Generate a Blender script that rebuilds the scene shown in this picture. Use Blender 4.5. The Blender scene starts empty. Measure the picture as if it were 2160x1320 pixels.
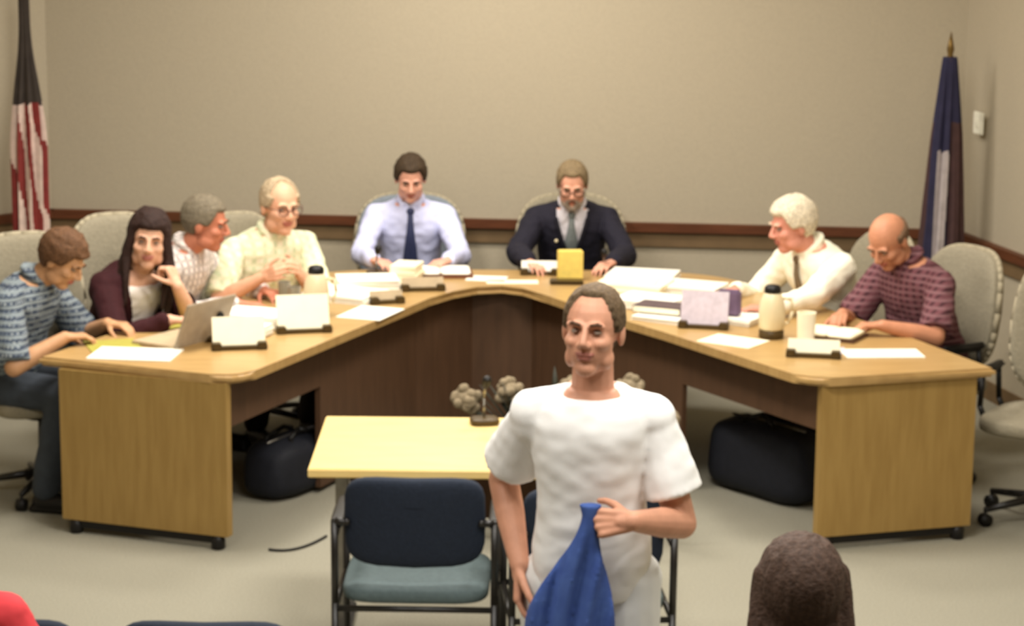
import bpy, bmesh, math, random
from mathutils import Vector as V, Matrix, noise, Euler
R=math.radians; PI=math.pi
random.seed(7)
scn=bpy.context.scene; COL=scn.collection

# ---------------------------------------------------------------- camera, world, lights, exposure
cd=bpy.data.cameras.new('camera'); cam=bpy.data.objects.new('camera',cd); COL.objects.link(cam)
cd.sensor_fit='HORIZONTAL'; cd.sensor_width=36; cd.lens=36*4800/2160
cd.clip_start=.1; cd.clip_end=60
pitch=math.atan(940/4800); roll=R(.55)
f_=V((0,math.cos(pitch),-math.sin(pitch))); r_=V((1,0,0)); u_=r_.cross(f_)
r2=math.cos(roll)*r_+math.sin(roll)*u_; u2=-math.sin(roll)*r_+math.cos(roll)*u_
cam.matrix_world=Matrix(((r2.x,u2.x,-f_.x,0),(r2.y,u2.y,-f_.y,0),(r2.z,u2.z,-f_.z,2.8),(0,0,0,1)))
cd.dof.use_dof=True; cd.dof.focus_distance=2.0; cd.dof.aperture_fstop=80/3.8
scn.camera=cam
w=bpy.data.worlds.new('World'); scn.world=w; w.use_nodes=True
w.node_tree.nodes['Background'].inputs[0].default_value=(.9,.85,.75,1)
w.node_tree.nodes['Background'].inputs[1].default_value=.15
scn.view_settings.view_transform='Standard'; scn.view_settings.look='None'
scn.view_settings.gamma=1; scn.view_settings.use_curve_mapping=False
scn.view_settings.exposure=-0.50
def area(name,loc,size,power,color=(1,.945,.87),rot=(0,0,0)):
    l=bpy.data.lights.new(name,'AREA'); l.shape='RECTANGLE'; l.size=size[0]; l.size_y=size[1]
    l.energy=power; l.color=color
    o=bpy.data.objects.new(name,l); o.location=loc; o.rotation_euler=rot; COL.objects.link(o)
for x,e in ((-1.45,128),(1.1,86)):
    area('ceiling_lamp',(x,9.5,3.44),(.6,1.2),e)
area('ceiling_lamp',(-.25,11.2,3.44),(1.0,.6),95)
area('ceiling_lamp',(0.3,7.2,3.44),(1.2,.6),140)
for x in (-1.6,0.25,1.9):
    area('ceiling_lamp',(x,4.9,3.44),(.6,1.2),72,(1,.965,.91))

# ---------------------------------------------------------------- materials
def lin(c): return tuple(((x/255)/12.92 if x/255<=.04045 else ((x/255+.055)/1.055)**2.4) for x in c)
def mat(name,c,rough=.7,amt=.12,scale=20,bump=0,c2=None,metal=0,spec=.3,stretch=None):
    m=bpy.data.materials.new(name); m.use_nodes=True; nt=m.node_tree; b=nt.nodes['Principled BSDF']
    b.inputs['Roughness'].default_value=rough; b.inputs['Metallic'].default_value=metal
    b.inputs['Specular IOR Level'].default_value=spec
    tc=nt.nodes.new('ShaderNodeTexCoord'); n=nt.nodes.new('ShaderNodeTexNoise'); n.inputs['Scale'].default_value=scale
    n.inputs['Detail'].default_value=3
    src=tc.outputs['Object']
    if stretch:
        mp=nt.nodes.new('ShaderNodeMapping'); mp.inputs['Scale'].default_value=stretch; nt.links.new(src,mp.inputs[0]); src=mp.outputs[0]
    nt.links.new(src,n.inputs[0])
    cr=nt.nodes.new('ShaderNodeValToRGB'); a=lin(c)
    e=cr.color_ramp.elements
    if c2: d=lin(c2); e[0].color=(*d,1); e[1].color=(*a,1); e[0].position=.35; e[1].position=.65
    else:
        e[0].color=(*[x*(1-amt) for x in a],1); e[1].color=(*[min(1,x*(1+amt)) for x in a],1); e[0].position=.3; e[1].position=.7
    nt.links.new(n.outputs['Fac'],cr.inputs[0]); nt.links.new(cr.outputs[0],b.inputs['Base Color'])
    if bump:
        bp=nt.nodes.new('ShaderNodeBump'); bp.inputs['Strength'].default_value=bump; bp.inputs['Distance'].default_value=.01
        nt.links.new(n.outputs['Fac'],bp.inputs['Height']); nt.links.new(bp.outputs[0],b.inputs['Normal'])
    return m
def plaid(name,base,lines,scale=14,w=.25):
    """woven check: base colour with crossing bands of the given colours"""
    m=mat(name,base,.85); nt=m.node_tree; b=nt.nodes['Principled BSDF']
    prev=b.inputs['Base Color'].links[0].from_socket
    tc=nt.nodes.new('ShaderNodeTexCoord')
    for i,(axis,c,s) in enumerate(lines):
        wv=nt.nodes.new('ShaderNodeTexWave'); wv.wave_type='BANDS'; wv.bands_direction=axis
        wv.inputs['Scale'].default_value=s; wv.inputs['Distortion'].default_value=.6; wv.inputs['Detail'].default_value=0
        nt.links.new(tc.outputs['Object'],wv.inputs[0])
        cr=nt.nodes.new('ShaderNodeValToRGB'); cr.color_ramp.elements[0].position=.55; cr.color_ramp.elements[1].position=.75
        nt.links.new(wv.outputs['Fac'],cr.inputs[0])
        mx=nt.nodes.new('ShaderNodeMixRGB'); mx.inputs[2].default_value=(*lin(c),1)
        nt.links.new(cr.outputs[0],mx.inputs[0]); nt.links.new(prev,mx.inputs[1]); prev=mx.outputs[0]
    nt.links.new(prev,b.inputs['Base Color'])
    return m
M={}
M['wall']=mat('wall_covering',(176,165,143),.9,.03,60,.15)
M['wall_low']=mat('wall_covering_lower',(196,184,158),.9,.03,60,.15)
M['ceil']=mat('ceiling_tile',(225,220,205),.9,.03,30)
M['carpet']=mat('carpet',(148,144,128),.95,.12,120,.5)
M['rail']=mat('rail_wood',(92,52,30),.45,.2,6,0,stretch=(1,1,12))
M['rail2']=mat('rail_board',(112,90,62),.6,.15,6)
M['oak']=mat('oak_top',(184,150,96),.33,.12,5,0,c2=(172,138,86),stretch=(1,9,1),spec=.5)
M['oakp']=mat('oak_panel',(160,130,74),.5,.1,4,0,c2=(150,120,66),stretch=(9,9,1))
M['oakd']=mat('shaded_panel',(84,60,42),.55,.12,4,0,stretch=(8,8,1))  # modesty panels: shade under the tabletops is put into this dark colour
M['yoak']=mat('maple_top',(236,208,138),.35,.08,5,0,c2=(232,200,128),stretch=(1,9,1),spec=.5)
M['black']=mat('black_plastic',(22,20,18),.45)
M['metal']=mat('black_metal',(26,23,20),.35,spec=.5)
M['chrome']=mat('grey_metal',(150,146,138),.3,metal=.8)
M['dwood']=mat('dark_base',(70,54,24),.4)
M['uph']=mat('grey_upholstery',(142,134,114),.92,.1,70,.25)
M['uph_side']=mat('grey_upholstery_edge',(164,154,130),.92,.08,70,.2)
M['uphb']=mat('slate_upholstery',(126,134,142),.92,.1,70,.25)
M['navy']=mat('navy_fabric',(30,38,52),.85,.12,80,.2)
M['teal']=mat('teal_grey_fabric',(84,98,100),.8,.1,60,.2)
M['paper']=mat('white_paper',(246,242,228),.8,.03,15)
M['cream']=mat('cream_card',(250,242,212),.7,.03,15)
M['lilac']=mat('printed_picture',(196,184,192),.7,.1,40)
M['yellow']=mat('yellow_card',(232,206,108),.7,.08,30)
M['greenp']=mat('yellow_green_card',(168,160,72),.7,.08,20)
M['tan']=mat('tan_cover',(186,166,134),.6,.08,20)
M['carafe']=mat('cream_enamel',(222,206,168),.35,.04,10,spec=.5)
M['glass']=mat('smoked_tumbler',(140,134,116),.15,.05,10,spec=.6)
M['white']=mat('white_plastic',(244,240,222),.5)
M['eye']=mat('eye_white',(150,132,118),.5); M['iris']=mat('iris',(48,34,24),.3)
M['leaf']=mat('dark_leaves',(44,44,30),.6,.3,20); M['bloom']=mat('dried_blooms',(136,122,98),.9,.2,60)
M['pot']=mat('dark_pot',(50,40,34),.5)

# ---------------------------------------------------------------- mesh helpers
class G:
    def __init__(s): s.bm=bmesh.new()
    def _mark(s,vs,mi,n0):
        if mi:
            for f in list(s.bm.faces)[n0:]: f.material_index=mi
    def ell(s,c,r,rot=None,seg=16,mi=0):
        n0=len(s.bm.faces)
        m=Matrix.Translation(V(c))@(rot.to_4x4() if rot is not None else Matrix())@Matrix.Diagonal((*r,1)) if not isinstance(r,(int,float)) else Matrix.Translation(V(c))@Matrix.Scale(r,4)
        bmesh.ops.create_uvsphere(s.bm,u_segments=seg,v_segments=max(6,seg*2//3),radius=1,matrix=m); s._mark(None,mi,n0)
    def cone(s,p0,p1,r0,r1,seg=14,caps=True,mi=0):
        p0=V(p0);p1=V(p1);d=p1-p0
        if d.length<1e-6: return
        n0=len(s.bm.faces); q=d.to_track_quat('Z','Y').to_matrix().to_4x4()
        bmesh.ops.create_cone(s.bm,cap_ends=caps,segments=seg,radius1=r0,radius2=r1,depth=d.length,matrix=Matrix.Translation((p0+p1)/2)@q)
        s._mark(None,mi,n0)
    def cap(s,p0,p1,r0,r1,seg=14,mi=0):
        s.ell(p0,r0,seg=seg,mi=mi); s.ell(p1,r1,seg=seg,mi=mi); s.cone(p0,p1,r0,r1,seg,mi=mi)
    def box(s,c,size,rot=None,mi=0,bev=0):
        n0=len(s.bm.faces)
        m=Matrix.Translation(V(c))@(rot.to_4x4() if rot is not None else Matrix())@Matrix.Diagonal((*size,1))
        r=bmesh.ops.create_cube(s.bm,size=1,matrix=m)
        if bev:
            es=list({e for v in r['verts'] for e in v.link_edges})
            bmesh.ops.bevel(s.bm,geom=es,offset=bev,segments=2,affect='EDGES')
        s._mark(None,mi,n0)
    def tube(s,pts,r,seg=10,mi=0):
        for i in range(len(pts)-1):
            s.cone(pts[i],pts[i+1],r,r,seg,mi=mi)
            s.ell(pts[i+1],r,seg=seg,mi=mi)
        s.ell(pts[0],r,seg=seg,mi=mi)
    def loft(s,rings,closed=True,mi=0):
        n0=len(s.bm.faces)
        R_=[[s.bm.verts.new(p) for p in ring] for ring in rings]; n=len(R_[0])
        for a,b in zip(R_,R_[1:]):
            for i in range(n if closed else n-1):
                j=(i+1)%n; s.bm.faces.new((a[i],a[j],b[j],b[i]))
        if closed:
            s.bm.faces.new(list(reversed(R_[0]))); s.bm.faces.new(R_[-1])
        s._mark(None,mi,n0)
    def sbox(s,c,r,e1=.4,e2=.4,rot=None,nu=28,nv=18,bend=0,mi=0,fn=None):
        """superellipsoid cushion; profile in XZ by e1, thickness in Y by e2"""
        def p(a,e): return math.copysign(abs(a)**e,a)
        rings=[]
        for j in range(1,nv):
            t=-PI/2+PI*j/nv
            ring=[]
            for i in range(nu):
                u=2*PI*i/nu
                x=r[0]*p(math.cos(t),e2)*p(math.cos(u),e1); z=r[2]*p(math.cos(t),e2)*p(math.sin(u),e1); y=r[1]*p(math.sin(t),e2)
                q=V((x,y+bend*x*x,z))
                if fn: q=fn(q)
                if rot is not None: q=rot@q
                ring.append(V(c)+q)
            rings.append(ring)
        s.loft(rings,True,mi)
    def lathe(s,prof,c=(0,0,0),seg=28,mi=0):
        s.loft([[V(c)+V((r*math.cos(2*PI*i/seg),r*math.sin(2*PI*i/seg),z)) for i in range(seg)] for r,z in prof],True,mi)
    def prism(s,poly,z0,z1,bev=0,mi=0):
        n0=len(s.bm.faces)
        a=[s.bm.verts.new((x,y,z0)) for x,y in poly]; b=[s.bm.verts.new((x,y,z1)) for x,y in poly]; n=len(poly)
        ft=s.bm.faces.new(b); fb=s.bm.faces.new(list(reversed(a)))
        for i in range(n): s.bm.faces.new((a[i],a[(i+1)%n],b[(i+1)%n],b[i]))
        if bev: bmesh.ops.bevel(s.bm,geom=list(ft.edges)+list(fb.edges),offset=bev,segments=3,affect='EDGES')
        s._mark(None,mi,n0)
    def build(s,name,mats,parent=None,smooth=True,remesh=0,sm=3,fn=None,cut=None,solid=0,paint=None):
        if not isinstance(mats,(list,tuple)): mats=[mats]
        bmesh.ops.recalc_face_normals(s.bm,faces=s.bm.faces)
        me=bpy.data.meshes.new(name); s.bm.to_mesh(me); s.bm.free()
        o=bpy.data.objects.new(name,me); COL.objects.link(o)
        if remesh:
            md=o.modifiers.new('r','REMESH'); md.mode='VOXEL'; md.voxel_size=remesh
            if sm: ms=o.modifiers.new('s','SMOOTH'); ms.iterations=sm; ms.factor=.5
            dg=bpy.context.evaluated_depsgraph_get(); dg.update()
            nm=bpy.data.meshes.new_from_object(o.evaluated_get(dg)); o.modifiers.clear(); o.data=nm; bpy.data.meshes.remove(me); me=nm; me.name=name
        if fn:
            data=[(v.co.copy(),v.normal.copy()) for v in me.vertices]; out=[]
            for c_,n_ in data: out.extend(fn(c_,n_))
            me.vertices.foreach_set('co',out); me.update()
        if cut:
            b=bmesh.new(); b.from_mesh(me)
            bmesh.ops.delete(b,geom=[f for f in b.faces if cut(f.calc_center_median())],context='FACES'); b.to_mesh(me); b.free()
        me.materials.clear()
        for m in mats: me.materials.append(m)
        if paint:
            for p in me.polygons: p.material_index=paint(p.center)
        if smooth:
            me.polygons.foreach_set('use_smooth',[True]*len(me.polygons))
            if smooth=='auto':
                me.set_sharp_from_angle(angle=R(35))
        if parent is not None: o.parent=parent
        return o
def tag(o,label=None,cat=None,group=None,kind=None):
    if label:o['label']=label
    if cat:o['category']=cat
    if group:o['group']=group
    if kind:o['kind']=kind
    return o
def empty(name,loc,rz,label,cat,group=None):
    o=bpy.data.objects.new(name,None); COL.objects.link(o); o.location=loc; o.rotation_euler=(0,0,rz); o.empty_display_size=.1
    return tag(o,label,cat,group)
def copy_tree(o,parent=None):
    c=o.copy(); COL.objects.link(c)
    if parent is not None: c.parent=parent
    for ch in list(o.children): copy_tree(ch,c)
    return c
def heading(dx,dy): return math.atan2(dx,-dy)      # rotation that turns local -Y to (dx,dy)

# ---------------------------------------------------------------- setting
def slab(name,p,q,z0,z1,t,m,bev=0):
    """upright board from p to q in plan, thickness t to the far side"""
    p=V((*p,0));q=V((*q,0));d=(q-p).normalized();n=V((-d.y,d.x,0))*t
    g=G(); g.prism([(p.x,p.y),(q.x,q.y),(q.x+n.x,q.y+n.y),(p.x+n.x,p.y+n.y)],z0,z1,bev)
    o=g.build(name,m,smooth=False); return tag(o,kind='structure')
LW=[(-4.4,-1.5),(-4.4,11.21),(-2.658,12.955),(2.47,12.50),(2.66,11.66),(3.4,8.4),(4.6,-1.5)]
nm=['wall_left','wall_left_canted','wall_back','wall_right_canted','wall_right','wall_right_front']
for (a,b,n) in zip(LW,LW[1:],nm): slab(n,a,b,0,3.5,.12,M['wall'])
slab('wall_front',LW[-1],LW[0],0,3.5,.12,M['wall'])
g=G(); g.prism([(-4.7,-1.8),(4.9,-1.8),(4.9,13.3),(-4.7,13.3)],-.1,0); tag(g.build('floor',M['carpet'],smooth=False),kind='structure')
g=G(); g.prism([(-4.7,-1.8),(4.9,-1.8),(4.9,13.3),(-4.7,13.3)],3.5,3.6); tag(g.build('ceiling',M['ceil'],smooth=False),kind='structure')
k=1
for a,b in list(zip(LW,LW[1:]))[1:5]:
    A=V(a);B=V(b);d=(B-A).normalized();n=V((d.y,-d.x))
    for z0,z1,t,m in ((.80,.85,.045,M['rail']),(.715,.80,.02,M['rail2']),(0,.1,.015,M['rail2'])):
        p=A+n*t;q=B+n*t
        g=G(); g.prism([(A.x,A.y),(B.x,B.y),(q.x,q.y),(p.x,p.y)],z0,z1)
        tag(g.build('trim_%d'%k,m,smooth=False),kind='structure'); k+=1
# light switch on the right wall
A=V(LW[4]);B=V(LW[3]);c=(A+B)/2
g=G(); a=math.atan2((B-A).y,(B-A).x)
sw=empty('light_switch',(2.508,12.20,1.475),a,'small white light switch plate on the wall right of the blue flag','switch')
g.box((0,.012,0),(.115,.012,.12),bev=.004); g.build('wall_plate',M['white'],sw,smooth=False)
g=G(); g.box((0,.022,0),(.022,.014,.045),bev=.003); g.build('toggle',M['white'],sw,smooth=False)

# ---------------------------------------------------------------- the horseshoe table
def fillet(poly,idx,r,n=7):
    out=[]
    for i,p in enumerate(poly):
        if i not in idx: out.append(p); continue
        a=V(poly[i-1]);b=V(p);c=V(poly[(i+1)%len(poly)])
        u=(a-b).normalized();v=(c-b).normalized();rr=min(r,(a-b).length*.45,(c-b).length*.45)
        p0=b+u*rr;p2=b+v*rr
        for k in range(n+1):
            t=k/n; q=p0*(1-t)**2+b*2*t*(1-t)+p2*t*t; out.append((q.x,q.y))
    return out
inner=[(-1.11,9.055),(-.50,10.56),(-.40,10.82),(-.30,11.02),(-.18,11.15),(-.05,11.19),(.06,11.12),(.17,10.92),(.33,10.62),(.685,10.057),(1.22,9.12)]
outer=[(2.04,9.36),(1.76,10.06),(1.34,11.08),(1.05,11.52),(.72,11.66),(-.72,11.63),(-1.04,11.47),(-1.36,10.98),(-2.0,9.40)]
top=fillet(inner+outer,[0,10,14,17],.14); top=[p for p in top]
tb=empty('conference_table',(0,0,0),0,'large horseshoe-shaped oak conference table with the council seated round it','table')
g=G(); g.prism(top,.712,.75,.012); g.build('tabletop',M['oak'],tb,smooth=False)
def board(name,p,q,z0,z1,t,m,par,side=1):
    p=V(p);q=V(q);d=(q-p).normalized();n=V((-d.y,d.x))*t*side
    g=G(); g.prism([(p.x,p.y),(q.x,q.y),(q.x+n.x,q.y+n.y),(p.x+n.x,p.y+n.y)],z0,z1,0)
    return g.build(name,m,par,smooth=False)
for (p,q) in (((-1.905,9.342),(-1.17,9.085)),((1.285,9.165),(1.965,9.37))):
    e=board('end_panel',p,q,.06,.712,.045,M['oakp'],tb)
    P=V(p);Q=V(q);d=(Q-P).normalized();n=V((-d.y,d.x))
    a=P+d*.05+n*.01;b=Q-d*.05+n*.01
    board('plinth',a,b,.025,.06,.03,M['black'],e)
    for t in (.07,.93):
        c=P.lerp(Q,t)+n*.02
        g=G(); g.lathe([(.026,.0),(.03,.012),(.03,.045),(.018,.062)],(c.x,c.y,0),16); g.build('foot',M['black'],e)
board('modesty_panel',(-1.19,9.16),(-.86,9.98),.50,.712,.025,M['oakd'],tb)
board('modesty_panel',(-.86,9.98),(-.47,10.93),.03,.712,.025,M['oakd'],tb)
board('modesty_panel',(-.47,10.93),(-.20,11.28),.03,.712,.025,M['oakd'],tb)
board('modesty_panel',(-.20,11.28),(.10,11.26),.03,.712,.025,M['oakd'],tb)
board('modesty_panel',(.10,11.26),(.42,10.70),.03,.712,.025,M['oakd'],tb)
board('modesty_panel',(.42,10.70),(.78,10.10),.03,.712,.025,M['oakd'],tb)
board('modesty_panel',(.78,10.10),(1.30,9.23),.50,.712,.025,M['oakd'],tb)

# ---------------------------------------------------------------- people
PEOPLE=[]
def smooths(a,b,x):
    t=max(0,min(1,(x-a)/(b-a))); return t*t*(3-2*t)
RINGS=[(-.20,.148,.112,0),(-.08,.166,.118,0),(.06,.166,.116,.0),(.3,.146,.108,.2),(.5,.152,.112,.35),(.7,.168,.116,.2),(.84,.172,.106,0),(.93,.140,.084,0),(.985,.086,.066,0),(1.03,.062,.06,0)]
class Body:
    def __init__(s,**k):
        s.k=k; s.zh=k.get('zh',.56); s.L=.50*k.get('sl',1); s.hs=k.get('hs',1.0); s.stand=k.get('stand',False)
        s.w=k.get('width',1.0); s.belly=k.get('belly',0)
        zt=k['head'][2]; s.neck=.16
        nf=k.get('neckf',.3)
        lo,hi=-.2,1.3
        for _ in range(40):
            a=(lo+hi)/2
            z=s.zh+s.L*math.cos(a)+s.neck*math.cos(a+nf)
            if z>zt: lo=a
            else: hi=a
        s.a=a; s.P0=V((0,0,s.zh)); s.up=V((0,-math.sin(a),math.cos(a))); s.fw=V((0,-math.cos(a),-math.sin(a)))
        s.N=s.P0+s.up*s.L; s.Hc=s.N+V((0,-math.sin(a+nf),math.cos(a+nf)))*s.neck
        s.rz=heading(*k['dir']); rot=Matrix.Rotation(s.rz,3,'Z')
        off=rot@V((s.Hc.x,s.Hc.y,0)); s.loc=V((k['head'][0]-off.x,k['head'][1]-off.y,0))
        s.inv=(Matrix.Translation(s.loc)@rot.to_4x4()).inverted()
        hy,hp,ht=k.get('look',(0,0,0))       # yaw, nod (down +), tilt in degrees
        s.HR=(Matrix.Rotation(R(hy),3,'Z')@Matrix.Rotation(R(hp),3,'X')@Matrix.Rotation(R(ht),3,'Y'))
        s.root=empty('person',s.loc,s.rz,k['label'],'person')
        if 'group' in k: s.root['group']=k['group']
        s.arms=[]; PEOPLE.append(s)
        for sg in (-1,1):
            S=s.N-s.up*.088+V((sg*.185*s.w,0,0))
            W=k['wrist'][0 if sg<0 else 1]
            W=V(W) if k.get('local') else s.inv@V(W)
            d=W-S; D=d.length; ua,fa=.295,.255
            if D>ua+fa-.01: W=S+d.normalized()*(ua+fa-.01); d=W-S; D=d.length
            x=(ua*ua-fa*fa+D*D)/(2*D); h=math.sqrt(max(0,ua*ua-x*x)); n=d.normalized()
            hint=V(k.get('elbow',[(-.7,.35,-.7),(.7,.35,-.7)])[0 if sg<0 else 1]); hint=(hint-n*hint.dot(n)).normalized()
            s.arms.append((S,S+n*x+hint*h,W))
    def HP(s,p): return s.Hc+s.HR@(V(p)*s.hs)
    def ring(s,t,inf=0,seg=28):
        R_=RINGS
        for a,b in zip(R_,R_[1:]):
            if t<=b[0]: break
        u=max(0,min(1,(t-a[0])/(b[0]-a[0]))); u=u*u*(3-2*u) if 0 else u
        rx=(a[1]+(b[1]-a[1])*u)*s.w; ry=a[2]+(b[2]-a[2])*u
        bel=s.belly*math.exp(-((t-.22)/.24)**2); rx+=bel*.5
        c=s.P0+s.up*(s.L*t)+s.fw*bel*.6; ry+=bel*.5
        rx+=inf;ry+=inf; out=[]
        for i in range(seg):
            q=2*PI*i/seg; cx=math.cos(q);sy=math.sin(q)
            e=.85
            out.append(c+V((1,0,0))*rx*math.copysign(abs(cx)**e,cx)+s.fw*ry*math.copysign(abs(sy)**e,sy))
        return out
    def front(s,t,x,off):
        r=s.ring(t,off,64); best=max((p for p in r if abs(p.x-x)<.02),key=lambda p:(p-s.P0).dot(s.fw)); return V((x,best.y,best.z))
    def torso(s,g,t0,t1,inf,n=16):
        g.loft([s.ring(t0+(t1-t0)*i/n,inf) for i in range(n+1)])
    def shoulders(s,g,inf):
        for (S,E,W),sg in zip(s.arms,(-1,1)):
            g.cap(s.N-s.up*.052+V((sg*.045,0,0)),S+s.up*.002,.042+inf,.050+inf)
            g.cap(s.N-s.up*.13+V((sg*.085*s.w,0,0)),S-s.up*.02,.068+inf,.046+inf)
    def head(s,g):
        P=s.HP;h=s.hs;HR=s.HR
        def e(c,r): g.ell(P(c),tuple(x*h for x in r),HR,20)
        e((0,.014,.028),(.076,.096,.088)); e((0,-.026,-.03),(.063,.064,.084)); e((0,-.055,-.092),(.03,.032,.026))
        for q in (-1,1):
            e((q*.036,-.05,-.022),(.027,.036,.024)); e((q*.027,-.079,.026),(.028,.012,.010)); e((q*.046,-.02,-.07),(.02,.04,.03))
            e((q*.011,-.1,-.026),(.010,.011,.009)); e((q*.077,.012,-.006),(.010,.019,.032))
        g.cap(P((0,-.084,.02)),P((0,-.109,-.02)),.008*h,.0115*h,10)
        e((0,-.087,-.052),(.024,.011,.006)); e((0,-.085,-.062),(.02,.011,.007))
        g.cap(P((0,.022,-.075)),s.N+s.up*-.02,.055*h,.058)
        g.cap(s.N,s.N-s.up*.06,.054,.058)
    def headfix(s,co,no):
        q=(s.HR.transposed()@(co-s.Hc))/s.hs
        if q.length>.16: return co
        d=V((0,0,0))
        for x in (-1,1):
            r=(q-V((x*.031,-.082,.008))).length; d+=V((0,.012,0))*math.exp(-(r/.013)**2)
        if q.y<-.06 and abs(q.x)<.024: d+=V((0,.004,0))*math.exp(-((q.z+.057)/.0025)**2)
        return co+s.HR@d*s.hs
    def hand(s,g,W,F,Nn,T,curl=.35,sc=1.0,rr=1.0):
        """W wrist, F finger direction, Nn palm normal, T thumb side"""
        F=V(F).normalized(); Nn=V(Nn); Nn=(Nn-F*Nn.dot(F)).normalized(); T=V(T); T=(T-F*T.dot(F)-Nn*T.dot(Nn)).normalized()
        def L(f,n,t): return W+(F*f+Nn*n+T*t)*sc
        for t,kf in ((.030,.088),(.010,.092),(-.010,.088),(-.029,.080)):
            g.cap(L(.012,0,t*.55),L(kf,0,t),.0135*sc*rr,.011*sc*rr,10)
        g.cap(L(.0,0,0),L(.03,0,0),.024*sc,.02*sc,10)
        for t,kf,seg,r in ((.030,.088,(.040,.024,.020),.0085),(.010,.092,(.045,.028,.021),.0088),(-.010,.088,(.041,.026,.020),.0083),(-.029,.080,(.032,.019,.018),.0073)):
            p=L(kf,0,t); an=curl*.6
            for q,l in enumerate(seg):
                an+=curl*(.5,1,.7)[q]
                p2=p+(F*math.cos(an)+Nn*math.sin(an)+T*(t*2.2*math.cos(an)))*l*sc
                g.cap(p,p2,r*sc*rr*(1-.08*q),r*sc*rr*(1-.08*(q+1)),10); p=p2
        p=L(.02,.004,.022); dirs=[(.75,.25,.75),(.9,.35,.5),(.95,.4,.2)]
        for q,l in enumerate((.042,.032,.026)):
            d=dirs[q]; v=(F*d[0]+Nn*(d[1]+curl*.4)+T*d[2]).normalized()*l*sc
            g.cap(p,p+v,(.0125-.0015*q)*sc,(.011-.0015*q)*sc,10); p=p+v
    def legs(s,g,inf,foot=True,zc=.11):
        for q in (-1,1):
            if s.stand:
                a,b,c=V((q*.095,0,s.zh-.06)),V((q*.105,-.02,.50)),V((q*.11,.03,zc))
            else:
                kx=q*.15; a,b,c=V((q*.095,0,s.zh-.02)),V((kx,-.40,s.zh-.03)),V((kx,-.36+s.k.get('feet',0),zc))
            g.cap(a,b,.088+inf,.062+inf); g.cap(b,c,.06+inf,.042+inf*1.6)
            if foot: g.cap(c,c+V((0,-.01,-.03)),.036,.04); g.cap(V((c.x,c.y,.05)),V((c.x,c.y-.14,.04)),.035,.03)
    def make(s):
        k=s.k; vx=k.get('vox',.0055)
        g=G(); s.head(g); s.torso(g,-.2,1.0,0); s.shoulders(g,0); s.legs(g,-.004)
        for i,(S,E,W) in enumerate(s.arms):
            g.cap(S,E,.05,.042); g.cap(E,E.lerp(W,.4),.042,.041); g.cap(E.lerp(W,.4),W,.041,.027)
            F,Nn,T=k.get('hands')[i]; inv=s.inv.to_3x3()
            if not k.get('local'): F,Nn,T=[inv@V(x) for x in (F,Nn,T)]
            s.hand(g,W,F,Nn,T,k.get('curl',(.35,.35))[i],k.get('handsc',1.0))
        def lips(c):
            q=(s.HR.transposed()@(c-s.Hc))/s.hs
            return 1 if (q.y<-.082 and abs(q.x)<.026 and -.07<q.z<-.045) else 0
        sk=mat('skin',k.get('skin',(214,160,124)),.5,.08,25); lp=mat('lips',k.get('lips',(176,104,88)),.5,.05,25)
        s.body=g.build('body',[sk,lp],s.root,remesh=vx,sm=2,fn=s.headfix,paint=lips)
        # eyes and brows
        for q in (-1,1):
            g=G(); c=s.HP((q*.0305,-.0720,.008)); g.ell(c,(.0112*s.hs,.0125*s.hs,.0062*s.hs),s.HR,14)
            g.ell(s.HP((q*.0305,-.0720-.0082,.008)),.0056*s.hs,seg=10,mi=1); g.build('eye',[M['eye'],M['iris']],s.root)
        hc=mat('hair',k.get('hair',(90,75,60)),.75,.3,90,.5); s.hm=hc
        bc=mat('brow',k.get('brow',k.get('hair')),.8)
        for q in (-1,1):
            g=G(); g.cap(s.HP((q*.016,-.0915,.028)),s.HP((q*.033,-.092,.033)),.0042*s.hs,.0045*s.hs,8); g.cap(s.HP((q*.033,-.092,.033)),s.HP((q*.048,-.08,.027)),.0045*s.hs,.003*s.hs,8)
            g.build('eyebrow',bc,s.root)
        s.hairdo(hc)
        if k.get('glasses'): s.glasses(k['glasses'])
    def hairdo(s,m):
        k=s.k; st=k.get('style','short'); th=k.get('hair_th',.014); sd=random.random()*50
        g=G(); nu,nv=72,48; rings=[]
        for j in range(1,nv):
            t=-PI/2+PI*j/nv; ring=[]
            for i in range(nu):
                u=2*PI*i/nu; d=V((math.cos(t)*math.cos(u),math.cos(t)*math.sin(u),math.sin(t)))
                p=V((d.x*.077,.014+d.y*.097,.028+d.z*.089))
                az=math.degrees(math.atan2(abs(p.x),-(p.y-.0)))   # 0 front, 180 back
                hl=k.get('hl',.068)
                line=hl+(.0-hl)*smooths(38,72,az)+(-.085)*smooths(95,150,az)
                ins=smooths(line-.006,line+.008,p.z)
                if st=='bald': ins*=(1-smooths(.035,.055,p.z))*smooths(70,85,az)
                if st=='receding': ins*=max(smooths(58,80,az),.0+.0*p.z) if p.z<.2 and az<110 and p.z>.06 else 1
                n=noise.noise(d*4+V((sd,0,0)))*.28+noise.noise(d*13+V((0,sd,0)))*.16
                up=1+.5*max(0,d.z)*k.get('vol',1); n*=k.get('hn',1)
                rr=(th*up*(1+n))*ins-.012*(1-ins)
                nn=V((p.x/.077**2,(p.y-.014)/.097**2,(p.z-.028)/.089**2)).normalized()
                ring.append(s.HP(p+nn*rr))
            rings.append(ring)
        g.loft(rings)
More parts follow.
